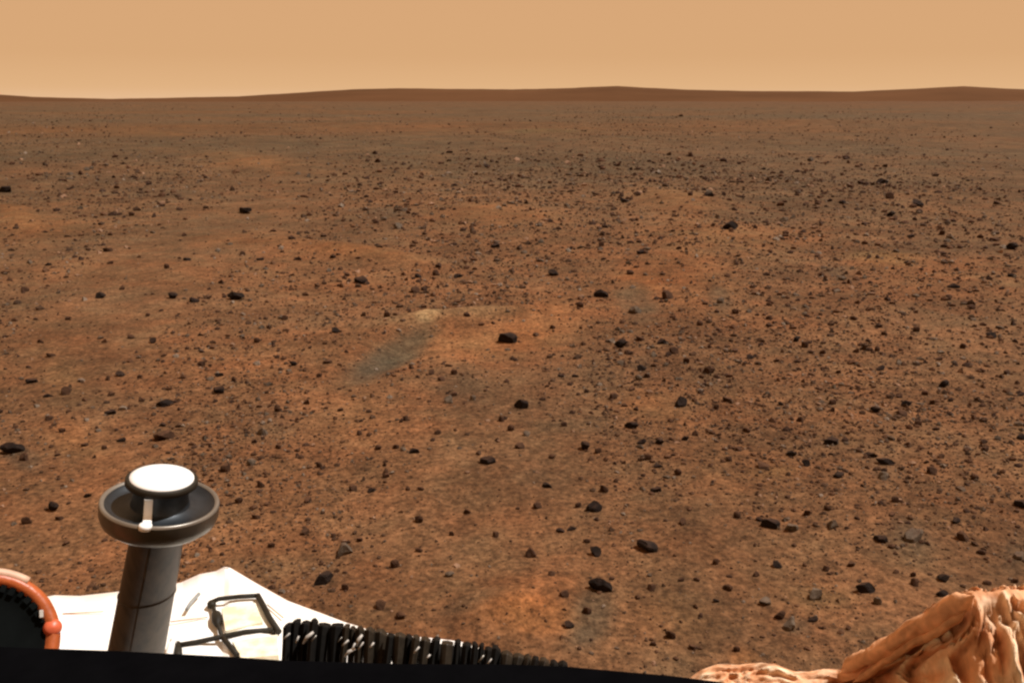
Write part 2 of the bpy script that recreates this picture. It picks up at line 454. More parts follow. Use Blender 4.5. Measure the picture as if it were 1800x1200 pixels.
# (px, py, width) of every rock traced; letter: b black, n brown, g grey
ROCKS = """10 334 26 b;432 369 30 b;855 292 13 b;143 306 10 n;330 455 14 b;190 440 16 n;85 465 13 b;458 455 14 b;660 390 14 n;663 284 12 n
870 433 17 b;735 485 15 b;768 482 14 n;635 493 25 b;610 483 14 n;325 413 10 n;425 447 12 n;195 462 12 n;292 470 12 n;232 378 10 n
1197 204 9 n;1213 274 12 n;1057 293 10 n;1245 342 18 b;1215 342 12 n;1097 352 20 b;1120 342 14 n;1283 398 30 b;1480 355 14 b;1557 292 12 n
1552 319 22 b;1563 347 14 n;1612 358 22 b;1565 378 14 b;1600 415 13 b;1657 411 13 n;1127 443 20 b;1057 431 11 n;972 480 20 b;1777 435 18 b
1775 483 15 b;1435 450 12 n;807 485 17 b;730 512 15 n;590 582 17 b;515 640 15 b;893 596 31 b;757 655 13 n;800 655 15 n;776 668 13 n
798 693 14 n;917 713 28 b;985 660 13 b;727 793 21 b;630 763 12 n;857 810 26 b;665 787 15 n;695 787 13 n;712 737 13 n;540 708 14 n
896 753 15 n;914 785 16 n;925 765 12 g;880 738 13 n;993 747 14 n;962 853 18 b;655 861 17 b;680 835 13 n;970 803 13 n;970 575 12 n
682 555 14 n;1056 518 25 b;1018 537 16 n;1173 521 20 n;1107 480 15 n;1090 606 23 b;1101 620 14 n;1125 597 15 n;1166 601 21 b;1184 618 16 n
1127 648 17 b;1136 661 13 n;1080 698 18 n;1109 684 13 n;1208 637 14 n;1246 652 18 n;1318 627 15 b;1400 598 15 b;1413 608 16 n;1196 709 25 b
1110 749 26 b;1128 778 18 b;1160 777 17 b;1027 787 20 b;1053 793 16 n;1279 702 18 n;1260 716 14 n;1372 710 14 b;1205 771 14 b;1223 764 13 n
1140 806 16 n;1157 819 16 b;1190 830 16 n;1460 776 24 b;1392 797 19 b;1417 815 16 b;1475 835 22 b;1340 818 26 n;1283 808 15 n;1298 790 13 n
1313 757 16 n;1405 738 14 n;1465 708 16 n;1012 660 13 b;1228 570 14 n;1293 549 13 n;177 521 18 b;304 521 20 b;344 527 21 b;414 522 28 b
259 555 10 n;43 510 14 n;230 592 14 n;270 600 16 b;55 670 21 b;88 625 15 n;85 695 16 b;115 690 18 n;211 658 17 b;191 667 12 n
385 685 25 b;385 660 15 b;410 668 12 n;355 640 13 n;250 704 12 n;290 709 30 b;193 725 20 b;285 746 16 b;291 765 36 n;214 773 16 b
22 790 38 b;45 806 20 n;460 760 22 g;490 722 14 n;400 825 22 n;440 815 18 g;490 785 14 n;457 852 17 n;85 735 16 n;150 783 13 n
182 787 12 n;110 757 12 n;155 870 15 b;95 893 22 b;50 917 20 n;105 912 14 n;1675 502 21 b;1665 525 14 n;1707 540 15 n;1742 590 18 b
1612 580 15 n;1555 587 12 n;1540 615 12 n;1548 648 18 b;1583 615 10 n;1658 677 18 b;1627 692 14 n;1640 708 15 n;1595 709 22 b;1585 727 17 n
1563 697 14 n;1538 722 18 b;1615 745 16 n;1530 800 22 b;1555 809 33 b;1637 829 17 n;1795 770 16 b;1790 745 16 g;1733 790 14 n;1698 791 12 n
1710 840 17 n;1795 694 14 b;1725 651 14 n;570 1019 38 b;603 968 34 g;634 948 14 n;692 993 20 n;737 913 16 n;737 967 14 n;790 1010 18 g
795 940 12 n;535 933 17 n;609 1033 17 n;668 1066 18 n;704 1083 21 n;935 973 22 n;968 1008 16 n;985 932 17 b;1004 929 18 b;992 1046 16 n
1000 1098 20 b;1060 861 18 n;1152 862 21 b;1044 893 27 b;1018 888 15 n;945 890 14 n;1032 950 14 n;1047 973 21 b;1137 960 36 b;1198 917 16 n
1293 906 16 n;1354 922 31 b;1055 1030 42 b;1030 1072 19 n;1143 1033 18 n;1197 1019 12 n;1259 990 14 n;1258 1055 14 b;1280 1033 18 n;1177 1118 20 n
1150 1132 14 n;1218 1139 16 n;1297 1141 15 n;1370 1083 19 n;1365 993 18 b;1395 928 32 g;1463 925 24 g;1420 902 18 n;1452 892 16 n;1547 947 24 b
1567 960 14 n;1600 940 40 g;1575 879 16 n;1566 905 13 n;1678 914 23 b;1693 944 21 n;1725 972 16 n;1788 975 24 g;1450 1001 14 n;1498 993 17 n
1520 1033 36 b;1545 1058 18 g;1658 1018 21 b;1655 1043 25 b;1605 1025 18 n;1433 1045 28 g;1347 1060 26 g;1430 1088 19 b;1735 1023 15 n;1783 1020 15 n
1797 885 26 b;1550 838 20 g;1603 1010 12 n;1390 1100 26 g;1225 1018 12 n;1330 1010 13 n;585 942 12 n;1475 655 12 n;1690 610 13 n;1770 655 13 n
1500 560 14 n;1445 620 13 n;1350 560 14 n;1650 630 12 n;450 600 13 n;500 560 12 n;120 560 12 n;70 600 12 n;560 660 12 n;600 720 13 n
560 820 13 n;620 860 14 n;740 860 14 n;820 900 14 n;870 940 14 n;540 880 15 n;1118 545 22 g;1268 530 18 g;700 400 16 g;675 385 14 g;790 705 18 g;830 700 14 g;1075 600 14 g;1120 665 16 g;1090 640 12 g;1480 490 16 g;1150 625 14 g;450 910 16 n;480 960 16 n;420 880 13 n;770 760 13 n"""
rocks = []
for tok in ROCKS.replace('\n', ';').split(';'):
    a = tok.split(); rocks.append((float(a[0]), float(a[1]), float(a[2]), a[3]))

NAMED = {
 (10, 334): 'black rock far off at the left edge, below the horizon',
 (432, 369): 'flat black rock alone on the far plain above the white topped antenna',
 (855, 292): 'tiny black rock standing alone far out near the horizon, left of centre',
 (1283, 398): 'large black rock at the foot of the far reddish hummock',
 (1245, 342): 'black rock on the crest of the far reddish hummock',
 (1097, 352): 'black rock at the left foot of the far reddish hummock',
 (1552, 319): 'black rock at the head of the far rock cluster on the right',
 (1612, 358): 'black rock at the right of the far rock cluster below the horizon',
 (635, 493): 'black rock just below the long orange dust streak',
 (414, 522): 'rightmost and largest rock of the row of three dark rocks on the left',
 (344, 527): 'middle rock of the row of three dark rocks on the left',
 (304, 521): 'leftmost rock of the row of three dark rocks on the left',
 (177, 521): 'lone small black rock left of the row of three',
 (893, 596): 'black rock on the right edge of the smooth orange hollow at the centre',
 (917, 713): 'black pointed rock right below the centre of the plain',
 (857, 810): 'black rock below and left of the pointed rock at the centre',
 (727, 793): 'small black rock left of centre with two brown stones beside it',
 (1056, 518): 'black rock left of the grey sand patch right of centre',
 (1173, 521): 'brown rock at the right of the grey sand patch right of centre',
 (1090, 606): 'left one of the two black rocks below the grey sand patch',
 (1166, 601): 'right one of the two black rocks below the grey sand patch',
 (1127, 648): 'dark bluish rock midway below the pair of black rocks',
 (1196, 709): 'lone black slanting rock on orange soil right of centre',
 (1110, 749): 'largest black rock of the chain running down right of centre',
 (1027, 787): 'black rock at the left end of the chain right of centre',
 (1460, 776): 'round black rock on open ground in the right half',
 (1530, 800): 'left one of the two touching black rocks in the right half',
 (1555, 809): 'long flat black rock, right one of the two touching rocks',
 (1475, 835): 'flat black rock below the round black rock in the right half',
 (1340, 818): 'long low brown rock right of centre',
 (1595, 709): 'black rock with a smaller brown one at its foot, right side',
 (1675, 502): 'small black rock far right beside the pale crust',
 (1742, 590): 'small black rock alone near the right edge, middle distance',
 (385, 685): 'black rock beside a greyish patch, above and right of the white topped antenna',
 (290, 709): 'long dark rock directly above the white topped antenna, uppermost of three',
 (285, 746): 'small dark rock directly above the antenna, middle of three',
 (291, 765): 'thin flat brown rock directly above the antenna, lowest of three',
 (22, 790): 'large black rock with grey flank at the left edge',
 (55, 670): 'small black rock above the large one at the left edge',
 (460, 760): 'greyish half buried stone right of the white topped antenna',
 (95, 893): 'dark rock left of the antenna cup',
 (570, 1019): 'black triangular rock behind the white panel edge, largest in the near left',
 (603, 968): 'pale grey tilted rock above the black triangular rock near the white panel',
 (704, 1083): 'brown stone just above the black segmented harness',
 (668, 1066): 'small brown stone left of the brown one above the harness',
 (1055, 1030): 'large near rock with pale tip and black underside, bottom centre',
 (1137, 960): 'black oval rock in the near ground right of centre',
 (1044, 893): 'dark flat rock above the grey streaks, near ground centre',
 (1354, 922): 'black oval rock with a grey stone touching its right, near ground',
 (1395, 928): 'grey stone touching the right of a black oval rock',
 (1600, 940): 'large broken grey rock in the near ground above the crumpled airbag',
 (1547, 947): 'black rock left of the large broken grey rock',
 (1520, 1033): 'dark rock with grey top, near ground left of the crumpled airbag',
 (1655, 1043): 'black rock touching the top left of the crumpled airbag outline',
 (1658, 1018): 'smaller dark rock right above the one beside the airbag',
 (1678, 914): 'dark red rock near the right edge above the airbag',
 (1797, 885): 'black rock cut by the right edge of the view',
 (1433, 1045): 'light grey stone with dark right end, near ground right',
 (1347, 1060): 'bluish grey stone half buried in tan soil, near ground right',
 (1390, 1100): 'flat grey stone nearest to the airbag hem',
 (1788, 975): 'grey stone above the airbag at the right edge',
 (1000, 1098): 'dark rock at the left of the near grey sand streak, bottom centre',
 (1177, 1118): 'brown stone near the bottom edge left of the airbag hem',
 (1365, 993): 'small black stone under the black oval rock on the right',
 (1430, 1088): 'small black stone between the grey stones and the airbag',
}
ANCHOR = {(432, 369): 'flat black rock on the far left plain', (855, 292): 'lone tiny black rock near the horizon', (10, 334): 'far black rock at the left edge',
 (1283, 398): 'large black rock by the far hummock', (1552, 319): 'head rock of the far right cluster', (635, 493): 'black rock under the orange streak',
 (414, 522): 'biggest rock in the left row', (177, 521): 'lone black rock on the left plain', (893, 596): 'black rock by the orange hollow', (917, 713): 'pointed black rock at the centre',
 (857, 810): 'black rock below the pointed centre rock', (1056, 518): 'black rock left of the grey sand patch', (1166, 601): 'right one of the paired black rocks',
 (1196, 709): 'slanting black rock right of centre', (1110, 749): 'largest rock of the chain right of centre', (1460, 776): 'round black rock in the right half', (1555, 809): 'long flat black rock on the right',
 (1595, 709): 'black rock with brown foot stone', (1675, 502): 'black rock by the pale crust', (1742, 590): 'lone black rock near the right edge', (385, 685): 'black rock above right of the antenna',
 (285, 746): 'rocks stacked above the antenna', (22, 790): 'large black rock at the left edge', (55, 670): 'black rock high on the left edge', (570, 1019): 'triangular rock by the white petal',
 (1055, 1030): 'large pale tipped rock at bottom centre', (1137, 960): 'black oval rock near bottom centre', (1354, 922): 'black oval rock touching a grey stone', (1600, 940): 'large broken grey rock',
 (1520, 1033): 'grey topped rock left of the airbag', (1044, 893): 'flat dark rock above the grey streaks', (95, 893): 'dark rock left of the antenna cup', (1777, 435): 'far black rock near the right edge',
 (727, 793): 'small black rock left of centre', (1433, 1045): 'light grey stone with dark right end'}
def local_labels():
    ordn = ['first', 'second', 'third', 'fourth', 'fifth', 'sixth', 'seventh', 'eighth', 'ninth', 'tenth']
    dirs = ['right of', 'lower right of', 'below', 'lower left of', 'left of', 'upper left of', 'above', 'upper right of']
    keys = {}
    for n, (x, y, w, k) in enumerate(rocks):
        if (int(x), int(y)) in NAMED: continue
        best = min(ANCHOR, key=lambda a: math.hypot(a[0] - x, (a[1] - y) * 1.6))
        t = math.degrees(math.atan2(y - best[1], x - best[0])) % 360
        keys.setdefault((best, dirs[int((t + 22.5) // 45) % 8], k), []).append((math.hypot(best[0] - x, best[1] - y), n))
    out = {}
    for (b, dr, k), L in keys.items():
        word = {'b': 'black', 'n': 'brown', 'g': 'grey'}[k]
        for i, (_, n) in enumerate(sorted(L)):
            out[n] = (f'{ordn[i]} ' if len(L) > 1 else '') + f'small {word} rock {dr} the {ANCHOR[b]}'
    return out
LOCAL = local_labels()
def zone(x, y):
    d = 'far' if y < 420 else ('middle distance' if y < 700 else 'near')
    s = 'left' if x < 600 else ('centre' if x < 1200 else 'right')
    return d, s

def build_rocks():
    px = np.array([r[0] for r in rocks]); py = np.array([r[1] + r[2] * .18 for r in rocks])
    dep, pts = ground_hits(px, py)
    mats = {'b': M_BLACK, 'n': M_BROWN, 'g': M_GREY}
    protos = {}
    for k in 'bng':
        for i in range(9):
            big = i >= 6
            V, F = (I3, F3) if big else (I2, F2)
            protos[k, i] = mesh_np('rock', rock_verts(V, 100 + i * 7 + ord(k), 12 if big else 9), F, mats[k], False)
    placed = []
    for n, (x, y, w, k) in enumerate(rocks):
        i = (6 + n % 3) if w >= 24 else n % 6
        r = .5 * w / FOC * dep[n] * 1.06
        o = link('rock', protos[k, i])
        z = float(height(pts[n:n+1, 0], pts[n:n+1, 1])[0])
        o.location = (pts[n, 0], pts[n, 1], z + r * .28)
        flat = .95 if (x, y) not in ((291, 765), (1555, 809), (432, 369), (1340, 818), (290, 709)) else .55
        o.scale = (r, r * random.uniform(.8, 1.1), r * flat * random.uniform(.85, 1.35))
        o.rotation_euler = (random.uniform(-.25, .25), random.uniform(-.25, .25), random.choice((0, math.pi)) + random.uniform(-.6, .6))
        placed.append((pts[n, 0], pts[n, 1], r))
        d, s = zone(x, y); word = {'b': 'small black', 'n': 'small brown', 'g': 'small grey'}[k]
        key = (int(x), int(y))
        if key in NAMED: tag(o, NAMED[key], 'rock', 'dark rocks scattered over the plain')
        else:
            tag(o, LOCAL[n], 'rock', 'dark rocks scattered over the plain')
    return placed
PLACED = build_rocks()

EXP = .85
def scatter(name, n, rmin, rmax, pix, label, seed, sub1_frac, big=False, spread=38):
    """joined stones; sizes follow a power law, measured as apparent size so that far ones are bigger"""
    r = np.random.default_rng(seed)
    rad = r.uniform(rmax ** -EXP, rmin ** -EXP, n * 2) ** (-1 / EXP) * np.exp(r.normal(0, .12, n * 2))
    a = np.radians(r.uniform(-spread, spread, n * 2))
    x = rad * np.sin(a); y = rad * np.cos(a)
    # clumping
    dens = .42 + 1.5 * fbm(x / (.10 * rad + .6), y / (.25 * rad + .6), seed, 3)
    for (C, M, k, st, hh) in PATCHES:
        if k in 'op' or (k == 'g' and st > 1):
            _, _, q = patch_mask(x, y, C, M); dens = dens * (1 - np.clip(np.exp(-q ** 2) * st * .95, 0, .97))
    keep = r.uniform(0, 1, n * 2) < np.clip(dens, .08, 1)
    x, y, rad = x[keep][:n], y[keep][:n], rad[keep][:n]; m = len(x)
    u = r.uniform(0, 1, m)
    wpx = pix[0] * (1 - u * (1 - (pix[0] / pix[1]) ** 2.0)) ** (-1 / 2.0)
    size = .5 * wpx / FOC * rad * (1 - .5 * np.clip(rad / 160, 0, 1))
    z = height(x, y)
    pal = np.array([(.030, .015, .009), (.055, .026, .013), (.045, .025, .014), (.075, .055, .038), (.085, .042, .021), (.15, .115, .085), (.22, .13, .08)])
    pc = r.choice(len(pal), m, p=[.16, .26, .18, .14, .13, .08, .05])
    col = pal[pc] * r.uniform(.8, 1.2, (m, 1))
    sub1 = (r.uniform(0, 1, m) < sub1_frac) | (wpx > 8)
    VV = []; FF = []; CC = []; base = 0
    icoV0, icoF0 = ico1_0
    for use, (V0, F0) in ((~sub1, (icoV0, icoF0)), (sub1, (I1, F1))):
        idx = np.nonzero(use)[0]
        for pk in range(6):
            ii = idx[pk::6]
            if not len(ii): continue
            Q = rock_verts(V0, seed * 10 + pk, 6)
            t = r.uniform(0, 2 * math.pi, len(ii)); c, s = np.cos(t), np.sin(t)
            q = Q[None] * (size[ii] * 1)[:, None, None] * np.stack([np.ones(len(ii)), r.uniform(.75, 1.1, len(ii)), r.uniform(.6, 1.05, len(ii))], -1)[:, None]
            X = q[..., 0] * c[:, None] - q[..., 1] * s[:, None] + x[ii][:, None]
            Y = q[..., 0] * s[:, None] + q[..., 1] * c[:, None] + y[ii][:, None]
            Z = q[..., 2] + (z[ii] + size[ii] * .12)[:, None]
            nv = len(Q)
            VV.append(np.stack([X, Y, Z], -1).reshape(-1, 3))
            FF.append((F0[None] + (base + np.arange(len(ii)) * nv)[:, None, None]).reshape(-1, 3))
            CC.append(np.repeat(col[ii], nv, 0)); base += len(ii) * nv
    me = mesh_np(name, np.concatenate(VV), np.concatenate(FF), M_PEB, False, {'tint': np.concatenate(CC)})
    o = link(name, me); tag(o, label, 'pebbles', kind='stuff'); return o

def ico0():
    p = (1 + 5 ** .5) / 2
    V = np.array([(-1, p, 0), (1, p, 0), (-1, -p, 0), (1, -p, 0), (0, -1, p), (0, 1, p), (0, -1, -p), (0, 1, -p), (p, 0, -1), (p, 0, 1), (-p, 0, -1), (-p, 0, 1)], float)
    V /= np.linalg.norm(V[0])
    F = np.array([(0, 11, 5), (0, 5, 1), (0, 1, 7), (0, 7, 10), (0, 10, 11), (1, 5, 9), (5, 11, 4), (11, 10, 2), (10, 7, 6), (7, 1, 8), (3, 9, 4), (3, 4, 2), (3, 2, 6), (3, 6, 8), (3, 8, 9), (4, 9, 5), (2, 4, 11), (6, 2, 10), (8, 6, 7), (9, 8, 1)])
    return V, F
ico1_0 = ico0()
scatter('pebbles', 50000, 1.9, 22, (2.7, 15), 'dark and brown pebbles strewn thickly over the reddish near ground', 5, .03)
scatter('distant_stones', 15000, 14, 400, (1.6, 7), 'countless tiny dark stones covering the plain out to the horizon', 8, .0)

# ------------------------------------------------------------------ rover and lander hardware
M_WHITE = plain('white_paint', (.84, .84, .82), .5, var=.03, scale=12)
M_FABRIC = plain('white_sheet', (.90, .90, .88), .75, var=.05, scale=9, bump=.004, col2=(.89, .86, .77))
M_TILE = plain('cream_tile', (.88, .85, .68), .6, var=.05, scale=40, col2=(.80, .66, .44))
M_DARKMET = plain('dark_grey_metal', (.10, .088, .068), .36, metal=.6, spec=.5, var=.25, scale=25)
M_TUBE = plain('tube_metal', (.034, .026, .018), .5, metal=.15, spec=.35, var=.22, scale=16)
def streaks():
    N, L = M_TUBE.node_tree.nodes, M_TUBE.node_tree.links; B = N['Principled BSDF']
    geo = N.new('ShaderNodeNewGeometry'); mp = N.new('ShaderNodeMapping'); mp.inputs['Scale'].default_value = (60, 60, 2)
    L.new(geo.outputs['Position'], mp.inputs['Vector'])
    c = mixc(N, L, 'MULTIPLY', 1.0, (.040, .030, .020), ramp(N, L, noise(N, L, 1.0, 3, .6, mp.outputs[0]), [(.35, .5), (.62, 1.7)]))
    L.new(c, B.inputs['Base Color'])
streaks()
M_CUP = plain('cup_metal', (.022, .027, .032), .42, metal=.4, spec=.5, var=.3, scale=60)
M_RING = plain('bright_rim_metal', (.24, .22, .19), .35, metal=.6, spec=.5, var=.15)
M_FLATBLACK = plain('flat_black', (.0025, .0025, .003), .9, spec=.0, var=.2)
M_HARN = plain('black_sleeve', (.006, .005, .004), .75, spec=.15, var=.5, scale=90)
M_HARN2 = plain('brown_black_sleeve', (.022, .016, .010), .5, spec=.3, var=.5, scale=120)
M_CLIP = plain('pale_clip', (.45, .42, .38), .4, spec=.4)
M_BAR = plain('dark_bar', (.022, .018, .012), .6, spec=.2, var=.3)
M_ORANGE = plain('orange_film', (.42, .095, .024), .42, spec=.5, var=.25, scale=40, bump=.002)
M_PINKRIM = plain('pale_pink', (.62, .40, .28), .5, var=.2, scale=40)  # pale tone for the dish rim highlight, petal seams and hem
M_DISH = plain('black_dish', (.004, .005, .005), .8, spec=.03, var=.3)

# black slab standing in for the blank mosaic border along the bottom edge ---------------------
DZ = 1.10
def border_slab():
    edge = [(-400, 1122), (0, 1136), (200, 1143), (400, 1153), (500, 1160), (700, 1166), (900, 1167), (1000, 1171), (1100, 1180), (1180, 1187), (1260, 1197), (1340, 1212), (1500, 1260)]
    o = empty('border_fill', PZ(500, 1190, DZ)); tag(o, 'flat black slab standing in for the blank mosaic border along the bottom edge', 'border slab')
    pts = [PZ(x, y, DZ) for x, y in edge]
    near = [Vector((p.x, .12, DZ)) for p in pts]
    m = MB(); n = len(pts); t = Vector((0, 0, -.03))
    vs = pts + near + [p + t for p in pts] + [p + t for p in near]; fs = []
    for i in range(n - 1):
        fs.append((i, n + i, n + i + 1, i + 1)); fs.append((2 * n + i, 2 * n + i + 1, 3 * n + i + 1, 3 * n + i)); fs.append((i, i + 1, 2 * n + i + 1, 2 * n + i))
        fs.append((n + i, 3 * n + i, 3 * n + i + 1, n + i + 1))
    fs += [(0, 2 * n, 3 * n, n), (n - 1, 2 * n - 1, 4 * n - 1, 3 * n - 1)]
    m.add(vs, fs); m.build('slab_plate', M_FLATBLACK, o)
    # added posts and body below so the slab does not hover
    b = MB(); b.box((-.1, .32, .72), Vector((.42, 0, 0)), Vector((0, .16, 0)), Vector((0, 0, .345))); b.build('added_body', M_FLATBLACK, o)
    for sx in (-1, 1):
        for yy in (.16, .46):
            l = MB(); c = Vector((-.1 + sx * .5, yy, .13)); l.lathe(c - Vector((.06 * sx, 0, 0)), [(.0, -.05), (.12, -.05), (.13, -.03), (.13, .03), (.12, .05), (.0, .05)], 24, axis=(1, 0, 0), capped=False)
            w = l.build('added_wheel', M_HARN, o)
            s = MB(); s.tube([c + Vector((-.06 * sx, 0, 0)), c + Vector((-.08 * sx, 0, .28))], .02, 8); s.build('added_strut', M_DARKMET, o)
border_slab()

# low gain antenna ---------------------------------------------------
def antenna():
    d0 = .90; u = d0 / FOC; AX = Vector((.165, 0, 1)).normalized()
    top = P(285, 838, d0)                    # centre of the white cap
    base = PZ(205, 1330, WZ); base.z = WZ
    o = empty('antenna', base); tag(o, 'dark metal cylinder antenna with a flared cup and round white cap', 'antenna')
    m = MB(); m.lathe(top, [(0.0, .0035), (25 * u, .003), (45 * u, .0018), (53 * u, .0002), (54 * u, -.003), (0, -.003)], 64, axis=AX, capped=False); m.build('white_cap', M_WHITE, o, True)
    m = MB(); m.lathe(top, [(53 * u, -.0012), (57 * u, -.0004), (60 * u, -.0018), (60.5 * u, -.0065), (57 * u, -.0085), (48 * u, -.0095)], 64, axis=AX, capped=False); m.build('cap_rim', M_BAR, o, True)
    neck = [(48 * u, -.009), (46 * u, -.016), (47 * u, -.025), (50 * u, -.030)]
    m = MB(); m.lathe(top, neck, 64, axis=AX, capped=False); m.build('neck', M_CUP, o, True)
    floor = [(50 * u, -.030), (60 * u, -.0335), (84 * u, -.0325), (92 * u, -.0275)]
    m = MB(); m.lathe(top, floor, 64, axis=AX, capped=False); m.build('cup_inside', M_CUP, o, True)
    m = MB(); m.lathe(top, [(91.5 * u, -.0275), (94 * u, -.0260), (97 * u, -.0257), (99 * u, -.0264), (100 * u, -.0285)], 64, axis=AX, capped=False); m.build('cup_lip', M_RING, o, True)
    m = MB(); m.lathe(top, [(100 * u, -.0285), (100 * u, -.0395), (96 * u, -.047), (84 * u, -.053), (60 * u, -.058), (46 * u, -.064)], 64, axis=AX, capped=False); m.build('cup_wall', M_DARKMET, o, True)
    # sun streak down the neck modelled as a white strip; bolt on the lip
    vdir = (Vector(CAM) - top); vdir -= AX * vdir.dot(AX); vdir.normalize(); side = AX.cross(vdir)
    if side.x > 0: side = -side
    off = 19 * u
    line = [(60.5 * u, -.0085), (49 * u, -.011), (48 * u, -.016), (48.5 * u, -.025), (53 * u, -.0295), (62 * u, -.0322), (84 * u, -.0310), (92 * u, -.0262)]
    vs = []; fs = []
    for r_, h_ in line:
        f = vdir; sd = side; c = top + vdir * (math.sqrt(r_ * r_ - off * off) + .0007) + side * off + AX * (h_ + .0006)
        for q, e_ in ((-1, 0), (-.5, .0011), (.5, .0011), (1, 0)): vs.append(c + sd * .0040 * q + f * e_)
    for i in range(len(line) - 1):
        for k in range(3): fs.append((i * 4 + k, i * 4 + k + 1, i * 4 + k + 5, i * 4 + k + 4))
    m = MB(); m.add(vs, fs); m.build('glint_strip', M_WHITE, o, True)
    m = MB(); m.lathe(top + vdir * 94 * u + side * (off + 2 * u) + AX * -.0262, [(0, .0030), (.0045, .0028), (.0062, .0014), (.0062, -.003), (0, -.003)], 20, axis=AX, capped=False); m.build('bolt', M_WHITE, o, True)
    tt = top + AX * -.060; n = 9; prof = []; sh = []
    for i in range(n):
        k = i / (n - 1); prof.append((.0270 + k * .013, 0)); sh.append(tt.lerp(base, k) - tt)
    m = MB(); m.lathe(tt, prof, 64, capped=False, shift=sh); m.build('tube', M_TUBE, o, True)
    m = MB(); c = tt.lerp(base, .22); rr = .0270 + .22 * .013
    m.lathe(c, [(rr, -.002), (rr + .0007, -.0015), (rr + .0007, .0015), (rr, .002)], 64, capped=False); m.build('band', M_TUBE, o, True)
    m = MB(); m.lathe(base, [(.075, 0), (.075, .008), (.05, .01), (.042, .012)], 48, capped=False); m.build('base_flange', M_TUBE, o, True)
    s1 = tt.lerp(base, .98); fa = (vdir * .97 + side * .25).normalized()
    m = MB(); m.tube([tt + fa * .0258, s1 + fa * .0382], .0016, 8); m.build('seam', M_TUBE, o, True)
WZ = .62
antenna()

# bright white panel behind the antenna ------------------------------
def white_panel():
    outline = [(60, 1052), (95, 1049), (140, 1046), (200, 1037), (318, 1025), (352, 1011), (380, 1001), (394, 994), (404, 1000), (450, 1026), (505, 1052), (560, 1075), (605, 1096), (650, 1106), (700, 1112), (760, 1122), (810, 1130), (860, 1142)]
    o = empty('lander_petal', PZ(420, 1120, WZ)); tag(o, 'overexposed white sheet panel with a peaked far edge behind the antenna', 'lander petal')
    pts = [PZ(x, y, WZ) for x, y in outline]
    for i, p in enumerate(pts): p.z += .004 * math.sin(i * 1.7)
    rows = 14; V = []; F = []; n = len(pts)
    # refine along the edge
    fine = []
    for i in range(n - 1):
        for k in range(6): fine.append(pts[i].lerp(pts[i + 1], k / 6))
    fine.append(pts[-1]); n = len(fine)
    for r in range(rows):
        k = r / (rows - 1)
        for i, p in enumerate(fine):
            q = Vector((p.x * (1 - .42 * k), p.y + (.78 - p.y) * k, p.z))
            q.z += .007 * math.sin(q.x * 23 + 2 * math.sin(q.y * 9)) * math.sin(q.y * 31 + q.x * 5) * min(1, 4 * k)
            V.append(q)
    for r in range(rows - 1):
        for i in range(n - 1): F.append((r * n + i, (r + 1) * n + i, (r + 1) * n + i + 1, r * n + i + 1))
    m = MB(); m.add(V, F); s = m.build('sheet', M_FABRIC, o, True)
    md = s.modifiers.new('thickness', 'SOLIDIFY'); md.thickness = .012; md.offset = -1
    for nm, q in (('seam', [(300, 1092), (365, 1084)]), ('seam', [(498, 1085), (470, 1062)]), ('seam', [(110, 1078), (182, 1074)])):
        m = MB(); m.tube([PZ(x, y, WZ + .004) for x, y in q], .0012, 6); m.build(nm, M_PINKRIM, o, True)
    for q in ([(389, 1068), (449, 1058), (462, 1092), (396, 1108)], [(408, 1126), (488, 1114), (490, 1150), (424, 1156)]):
        m = MB(); c = [PZ(x, y, WZ + .011) for x, y in q]; m.add(c + [p - Vector((0, 0, .012)) for p in c], [(3, 2, 1, 0), (0, 1, 5, 4), (1, 2, 6, 5), (2, 3, 7, 6), (3, 0, 4, 7)]); m.build('tile', M_TILE, o, bevel=.001)
    # hem along the far edge, supports to the ground
    m = MB(); m.tube([p + Vector((0, .0, -.004)) for p in fine[6:]], .004, 6); m.build('hem', M_PINKRIM, o, True)
    for (x, y) in ((330, 1045), (560, 1100), (130, 1075)):
        p = PZ(x, y, WZ); m = MB(); m.tube([p - Vector((0, 0, .02)), Vector((p.x, p.y, -.02))], .015, 8); m.build('support', M_DARKMET, o)
white_panel()

